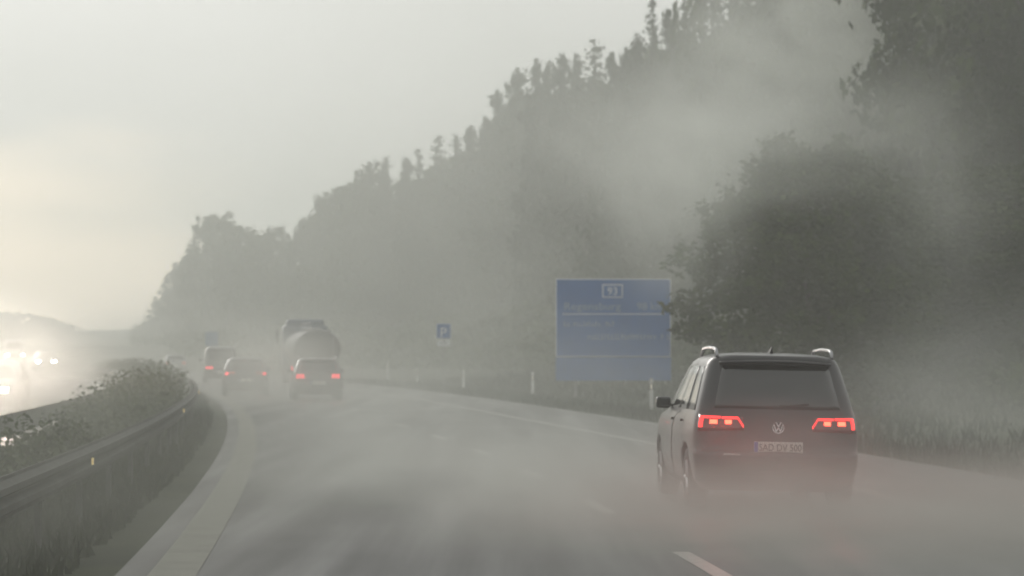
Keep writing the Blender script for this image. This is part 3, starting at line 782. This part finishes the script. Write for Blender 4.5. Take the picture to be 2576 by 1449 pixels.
# ------------------------------------------------------------------ signs
SBLUE = mat('sign_blue', (.015,.12,.40), .45, var=.08, scale=1.5)
SWHITE = mat('sign_white', (.75,.77,.78), .45, var=.05)
SHAZED = mat('hazed_sign_lettering', (.28,.36,.46), .5)  # white letters greyed in colour to imitate the veil over them
GALV = mat('sign_post_grey', (.22,.22,.22), .5, metal=.4)
def big_sign():
    Y = 109.0; x0, x1 = X_of(1398,Y), X_of(1688,Y); zt, zb_ = Z_of(701,Y), Z_of(958,Y); zm = Z_of(898,Y)
    cx = (x0+x1)/2; g = ground_z(Y, cx-L(Y)); t = empty('direction_sign', (cx, Y, g)); w = x1-x0
    tag(t, 'large blue motorway distance sign on two posts at the right roadside', 'road sign')
    Z = lambda z: z-g
    MB().box((0,0,Z((zt+zm)/2)), (w,.06,zt-zm), bev=.012).build('sign_panel', SWHITE, t)
    MB().box((0,0,Z((zm-.01+zb_)/2)), (w,.06,zm-.02-zb_), bev=.012).build('lower_panel', SBLUE, t)
    b = MB().box((.0,-.034,Z((zt+zm)/2)), (w-.07,.008,zt-zm-.07)).build('panel_face', SBLUE, t)
    for s in (-1,1): MB().box((s*w*.33,.09,(Z(zt)-.3)/2), (.12,.12,Z(zt)+.1), bev=.01).build('post', GALV, t)
    for py, a, c in ((790,1415,1672),): MB().box((X_of((a+c)/2,Y)-cx,-.041,Z(Z_of(py,Y))), ((c-a)/F*Y,.006,.035)).build('divider_line', SWHITE, t)
    sx = X_of(1541,Y)-cx; sz = Z(Z_of(732,Y))
    sh = MB().box((sx,-.041,sz), (.80,.006,.52), bev=.0).build('route_shield', SWHITE, t)
    MB().box((sx,-.0455,sz), (.72,.004,.44)).build('shield_face', SBLUE, sh)
    text_mesh('shield_lettering', '93', .42, SWHITE, sh, (sx,-.049,sz-.145), align='CENTER')
    text_mesh('sign_lettering', 'Regensburg', .40, SHAZED, t, (X_of(1418,Y)-cx,-.042,Z(Z_of(779,Y))), width=2.2)
    text_mesh('sign_lettering', '98 km', .40, SHAZED, t, (X_of(1602,Y)-cx,-.042,Z(Z_of(779,Y))), width=1.0)
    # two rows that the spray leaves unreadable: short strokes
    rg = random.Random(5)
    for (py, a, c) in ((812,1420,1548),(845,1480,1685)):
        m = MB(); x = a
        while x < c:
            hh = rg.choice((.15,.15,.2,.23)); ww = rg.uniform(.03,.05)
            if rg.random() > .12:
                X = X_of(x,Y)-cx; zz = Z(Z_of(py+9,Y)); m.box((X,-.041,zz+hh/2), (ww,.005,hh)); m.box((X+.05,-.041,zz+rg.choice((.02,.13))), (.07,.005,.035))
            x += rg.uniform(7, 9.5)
        m.build('hazed_lettering', SHAZED, t)
big_sign()
def p_sign():
    Y = 150.0; cx = X_of(1116,Y); w = 37/F*Y; g = ground_z(Y, cx-L(Y)); t = empty('parking_sign', (cx,Y,g))
    tag(t, 'small blue parking sign with a white P above a pale plate', 'road sign')
    z = lambda p: Z_of(p,Y)-g
    MB().box((0,0,(z(814)+z(852))/2), (w,.03,z(814)-z(852)), bev=.008).build('sign_panel', SWHITE, t)
    MB().box((0,-.018,(z(814)+z(852))/2), (w-.05,.008,z(814)-z(852)-.05)).build('panel_face', SBLUE, t)
    text_mesh('sign_lettering', 'P', .74, SWHITE, t, (-.02,-.025,z(848)), align='CENTER')
    MB().box((0,0,(z(853.5)+z(871))/2), (w*.92,.03,z(853.5)-z(871)), bev=.008).build('lower_panel', SWHITE, t)
    MB().tube([(-.13,-.02,z(865)),(0,-.02,z(857)),(.13,-.02,z(865))], .02, 5).build('plate_symbol', PBLACK, t)
    MB().tube([(0,.05,-.3),(0,.05,z(815))], .04, 10).build('post', GALV, t)
p_sign()
def far_sign():
    Y = 215.0; cx = -23.2; g = ground_z(Y, cx-L(Y)); t = empty('blue_sign', (cx,Y,g))
    tag(t, 'faint small blue sign far up the road above the van', 'road sign')
    MB().box((0,0,2.7-g), (1.0,.03,1.1), bev=.01).build('sign_panel', mat('pale_sign_blue',(.12,.2,.32),.5), t)
    MB().tube([(0,.05,-.2),(0,.05,3.1-g)], .04, 8).build('post', GALV, t)
far_sign()
# delineator posts
DP = mat('delineator_white', (.70,.70,.68), .5, var=.08)
DPL = ['nearest white roadside delineator post, just left of the dark people carrier',
 'second white delineator post, left of the blue sign foot','third delineator post, right of and below the P sign',
 'fourth faint delineator post, left of and below the P sign','fifth faint delineator post, right of the tanker lorry']
first = None
for k, (px, Y) in enumerate(((1638,79),(1340,104),(1166,129),(1050,155),(975,181))):
    x = X_of(px, Y); g = ground_z(Y, x-L(Y))
    if first is None:
        t = empty('delineator_post', (x,Y,g))
        prof = [(-.06,.0),(.06,.0),(.05,.07),(0,.1),(-.05,.07)]
        m = MB(); n = len(prof); vs = [(a,b-.05,z) for z in (-.1,.98,1.06) for a,b in [(p*(1 if z<1 else .8),q) for p,q in prof]]
        m.add(vs, [(i*n+j,i*n+(j+1)%n,(i+1)*n+(j+1)%n,(i+1)*n+j) for i in range(2) for j in range(n)]+[tuple(range(2*n,3*n))]); m.build('body', DP, t)
        MB().box((0,0,.83), (.126,.106,.2), bev=.01).build('black_band', PBLACK, t)
        MB().box((0,-.056,.83), (.06,.008,.16)).build('reflector', emit('glowing_post_reflector', (1,.9,.7), .25, (.8,.8,.75)), t)  # glow set into the reflector, standing in for returned light
        first = t
    else: t = copy_tree(first); t.location = (x,Y,g)
    tag(t, DPL[k], 'delineator post', 'delineator posts along the right shoulder')

# ------------------------------------------------------------------ air: haze and spray; mist and some spray stand in for windscreen film
def vol_mat(name, density, col=(.935,.965,.92), aniso=.45, puff=False, nscale=1.6, seed=0.0, contrast=(.38,.68), pw=1.5):
    m = bpy.data.materials.new(name); m.use_nodes = True; nt = m.node_tree; nt.nodes.clear(); N = nt.nodes.new; Lk = nt.links.new
    out = N('ShaderNodeOutputMaterial'); v = N('ShaderNodeVolumePrincipled'); Lk(v.outputs[0], out.inputs['Volume'])
    v.inputs['Color'].default_value = col+(1,); v.inputs['Density'].default_value = density; v.inputs['Anisotropy'].default_value = aniso
    if puff:
        tc = N('ShaderNodeTexCoord'); ln = N('ShaderNodeVectorMath'); ln.operation = 'LENGTH'; Lk(tc.outputs['Object'], ln.inputs[0])
        mr = N('ShaderNodeMapRange'); mr.interpolation_type = 'SMOOTHSTEP'; mr.inputs['From Min'].default_value = .98; mr.inputs['From Max'].default_value = .15
        mr.inputs['To Min'].default_value = 0; mr.inputs['To Max'].default_value = 1; Lk(ln.outputs['Value'], mr.inputs['Value'])
        ad = N('ShaderNodeVectorMath'); ad.operation = 'ADD'; ad.inputs[1].default_value = (seed, seed*.7, seed*1.3); Lk(tc.outputs['Object'], ad.inputs[0])
        nz = N('ShaderNodeTexNoise'); nz.inputs['Scale'].default_value = nscale; nz.inputs['Detail'].default_value = 3.5; nz.inputs['Distortion'].default_value = .6; Lk(ad.outputs[0], nz.inputs['Vector'])
        mn = N('ShaderNodeMapRange'); mn.inputs['From Min'].default_value = contrast[0]; mn.inputs['From Max'].default_value = contrast[1]
        mn.inputs['To Min'].default_value = .15; mn.inputs['To Max'].default_value = 1; Lk(nz.outputs['Fac'], mn.inputs['Value'])
        m1 = N('ShaderNodeMath'); m1.operation = 'MULTIPLY'; Lk(mr.outputs[0], m1.inputs[0]); Lk(mn.outputs[0], m1.inputs[1])
        m2 = N('ShaderNodeMath'); m2.operation = 'MULTIPLY'; Lk(m1.outputs[0], m2.inputs[0]); m2.inputs[1].default_value = density
        Lk(m2.outputs[0], v.inputs['Density'])
    return m
HZ = .0024
hb = MB().box((-150, 430, 23.5), (2300, 1000, 49)).build('haze', vol_mat('haze_air', HZ))
hb['kind'] = 'stuff'; tag(hb, 'even grey rain haze filling the whole valley', 'haze')
def puff(name, label, c, r, d, seed, **kw):
    bm = bmesh.new(); bmesh.ops.create_icosphere(bm, subdivisions=2, radius=1); me = bpy.data.meshes.new(name); bm.to_mesh(me); bm.free()
    me.materials.append(vol_mat(name+'_air', d, puff=True, seed=seed, **kw))
    o = bpy.data.objects.new(name, me); C.objects.link(o); o.location = c; o.scale = r
    tag(o, label, 'spray' if 'spray' in name else 'mist', kind='stuff')
PUFFS = [
 ('spray', 'dense low spray thrown up by the wheels of the dark people carrier', (4.3,25.6,-.1), (5.2,4.4,1.08), 2.2, 1.0),
 ('spray', 'red-lit spray hanging behind the tail lamps of the dark people carrier', (2.5,27.5,.62), (1.6,1.5,.8), .5, 1.2),
 ('spray', 'thin near spray low over the right lane', (3.2,19,.1), (4.6,7,1.9), .12, 1.5),
 ('spray', 'low spray drifting over the middle of the road', (-.2,32,.2), (3.8,12,1.3), .22, 2.0),
 ('spray', 'wide veil of spray added to lower the contrast above both lanes', (1.0,50,.5), (10,26,2.2), .016, 2.3),  # added veil, there to flatten contrast along the road
 ('spray', 'low spray ahead over the left lane', (-3.6,62,.6), (5.0,20,2.0), .05, 2.6),
 ('spray', 'spray hanging around the cars far ahead', (-8.6,92,.9), (8,26,3.2), .065, 3.0),
 ('spray', 'bright spray lit by the nearest oncoming car', (-12.4,60,1.0), (5.0,11,2.4), .16, 4.0),
 ('spray', 'grey spray added for the dark windscreen smear over the median', (-3.6,22,.4), (3.0,11,1.9), .12, 4.4),  # added; its dark grey imitates a smear on the windscreen
 ('spray', 'grey spray added to smear out the far guard rail', (-8.5,42,.6), (4.0,13,2.0), .12, 4.8),  # added to blur the rail, dark grey like the smear
 ('spray', 'spray around the far oncoming vehicles', (-28,175,1.0), (9,24,3.2), .06, 4.9),
 ('mist', 'pale mist added for windscreen film, high in front of the right trees', (X_of(1990,112),112,Z_of(110,112)), (6.8,9,4.8), .17, 5.0),  # this and the next wisps stand in for film on the windscreen
 ('mist', 'mist added to soften the top of the dark rounded tree', (X_of(1900,70),70,Z_of(330,70)), (6.0,5,2.6), .15, 5.5),
 ('mist', 'mist wisp added for windscreen film above the blue sign', (X_of(1660,118),118,Z_of(330,118)), (7.0,10,5.4), .12, 6.0),
 ('mist', 'mist band added for windscreen film toward the right picture edge', (X_of(2330,72),72,Z_of(470,72)), (3.0,6,4.4), .06, 7.0),
 ('mist', 'low mist at the right roadside', (X_of(2520,58),58,.8), (4.4,14,3.4), .035, 8.0),
 ('mist', 'broad mist bank added to lighten the forest', (X_of(1300,200),200,14), (30,62,25), .0125, 9.0),  # added volume that lightens the trees behind it
 ('mist', 'low mist added to pale the view between the road and the blue sign', (X_of(1330,86),86,1.0), (6.5,17,3.0), .016, 10.0),  # added volume that weakens the contrast of the sign
 ('mist', 'thin mist veil added to soften the left side of the dark rounded tree', (X_of(1700,68),68,Z_of(520,68)), (2.6,5,3.4), .15, 11.0),  # added to soften the crown's edge
]
for nm, lb, c, r, d, sd in PUFFS:
    puff(nm, lb, c, r, d, sd, col=((.50,.49,.46) if 'people carrier' in lb else (.44,.45,.41) if 'median' in lb or 'guard rail' in lb else (.71,.725,.685) if nm == 'spray' else (.915,.94,.895)), nscale=(1.6 if nm == 'spray' else 1.9), contrast=((.38,.68) if nm == 'spray' else (.34,.66)))  # spray over median and rail darkened in colour for the windscreen smear

# ------------------------------------------------------------------ world, sun, camera
SUN_EL, SUN_AZ = math.radians(24), math.radians(-28)      # azimuth from +Y, negative = left
w = bpy.data.worlds.new('World'); scene.world = w; w.use_nodes = True
nt = w.node_tree; N = nt.nodes.new; Lk = nt.links.new; bg = nt.nodes['Background']
sky = N('ShaderNodeTexSky'); sky.sky_type = 'NISHITA'; sky.sun_disc = False
sky.sun_elevation = SUN_EL; sky.sun_rotation = SUN_AZ; sky.dust_density = 6; sky.air_density = 1.5
hs = N('ShaderNodeHueSaturation'); hs.inputs['Saturation'].default_value = .12; Lk(sky.outputs['Color'], hs.inputs['Color'])
tc = N('ShaderNodeTexCoord'); sp = N('ShaderNodeSeparateXYZ'); Lk(tc.outputs['Generated'], sp.inputs[0])
cl = N('ShaderNodeTexNoise'); cl.inputs['Scale'].default_value = 3.5; cl.inputs['Detail'].default_value = 4; cl.inputs['Roughness'].default_value = .45
mp = N('ShaderNodeMapping'); mp.inputs['Scale'].default_value = (1,1,3.5); Lk(tc.outputs['Generated'], mp.inputs['Vector']); Lk(mp.outputs['Vector'], cl.inputs['Vector'])
cc = N('ShaderNodeValToRGB'); cc.color_ramp.elements[0].color = (8.1,8.25,8.1,1); cc.color_ramp.elements[1].color = (10.2,10.3,10.1,1)
cc.color_ramp.elements[0].position = .36; cc.color_ramp.elements[1].position = .6; Lk(cl.outputs['Fac'], cc.inputs['Fac'])
mx = N('ShaderNodeMix'); mx.data_type = 'RGBA'; mx.inputs['Factor'].default_value = .8
Lk(hs.outputs['Color'], mx.inputs[6]); Lk(cc.outputs['Color'], mx.inputs[7])
# brighter warm gap in the clouds low on the left
gd = Vector((X_of(-100,1), 1, (885-640)/F)).normalized()
dt = N('ShaderNodeVectorMath'); dt.operation = 'SUBTRACT'; dt.inputs[1].default_value = gd; Lk(tc.outputs['Generated'], dt.inputs[0])
sc = N('ShaderNodeVectorMath'); sc.operation = 'MULTIPLY'; sc.inputs[1].default_value = (7, 4, 19); Lk(dt.outputs[0], sc.inputs[0])
gl = N('ShaderNodeVectorMath'); gl.operation = 'LENGTH'; Lk(sc.outputs[0], gl.inputs[0])
gm = N('ShaderNodeMapRange'); gm.interpolation_type = 'SMOOTHSTEP'; gm.inputs['From Min'].default_value = 1.0; gm.inputs['From Max'].default_value = 0.0
gm.inputs['To Min'].default_value = 0; gm.inputs['To Max'].default_value = 1; ga = N('ShaderNodeMath'); ga.operation = 'MULTIPLY_ADD'; ga.inputs[1].default_value = .9
n9 = N('ShaderNodeTexNoise'); n9.inputs['Scale'].default_value = 9; n9.inputs['Detail'].default_value = 3; Lk(mp.outputs['Vector'], n9.inputs['Vector'])
g9 = N('ShaderNodeMath'); g9.operation = 'SUBTRACT'; g9.inputs[1].default_value = .45; Lk(gl.outputs['Value'], g9.inputs[0])
Lk(n9.outputs['Fac'], ga.inputs[0]); Lk(g9.outputs[0], ga.inputs[2]); Lk(ga.outputs[0], gm.inputs['Value'])
m3 = N('ShaderNodeMix'); m3.data_type = 'RGBA'; m3.blend_type = 'MIX'; Lk(gm.outputs[0], m3.inputs['Factor'])
Lk(mx.outputs[2], m3.inputs[6]); m3.inputs[7].default_value = (34,26.5,18.5,1)
Lk(m3.outputs[2], bg.inputs['Color']); bg.inputs['Strength'].default_value = .082
sl = bpy.data.lights.new('sun', 'SUN'); sl.energy = 1.05; sl.angle = math.radians(20); sl.color = (1,.95,.88)
so = bpy.data.objects.new('sun', sl); C.objects.link(so)
d = Vector((math.sin(SUN_AZ)*math.cos(SUN_EL), math.cos(SUN_AZ)*math.cos(SUN_EL), math.sin(SUN_EL)))
so.rotation_euler = d.to_track_quat('Z', 'Y').to_euler(); so.location = (0,0,60)
cam = bpy.data.cameras.new('camera'); co = bpy.data.objects.new('camera', cam); C.objects.link(co); scene.camera = co
cam.sensor_width = 36; cam.lens = 36*F/2576; cam.clip_start = .1; cam.clip_end = 4000
co.location = (0,0,CAMH); co.rotation_euler = (PI/2 + math.atan(160.5/F), 0, 0)
cam.dof.use_dof = True; cam.dof.focus_distance = 19; cam.dof.aperture_fstop = 4.0
scene.view_settings.view_transform = 'Standard'; scene.view_settings.look = 'None'; scene.view_settings.exposure = 0; scene.view_settings.gamma = 1
cy = scene.cycles
cy.use_denoising = True; cy.volume_bounces = 2; cy.max_bounces = 6; cy.diffuse_bounces = 2; cy.glossy_bounces = 2; cy.transmission_bounces = 2; cy.volume_max_steps = 128
cy.volume_step_rate = 1.0; cy.use_adaptive_sampling = True; cy.sample_clamp_indirect = 4
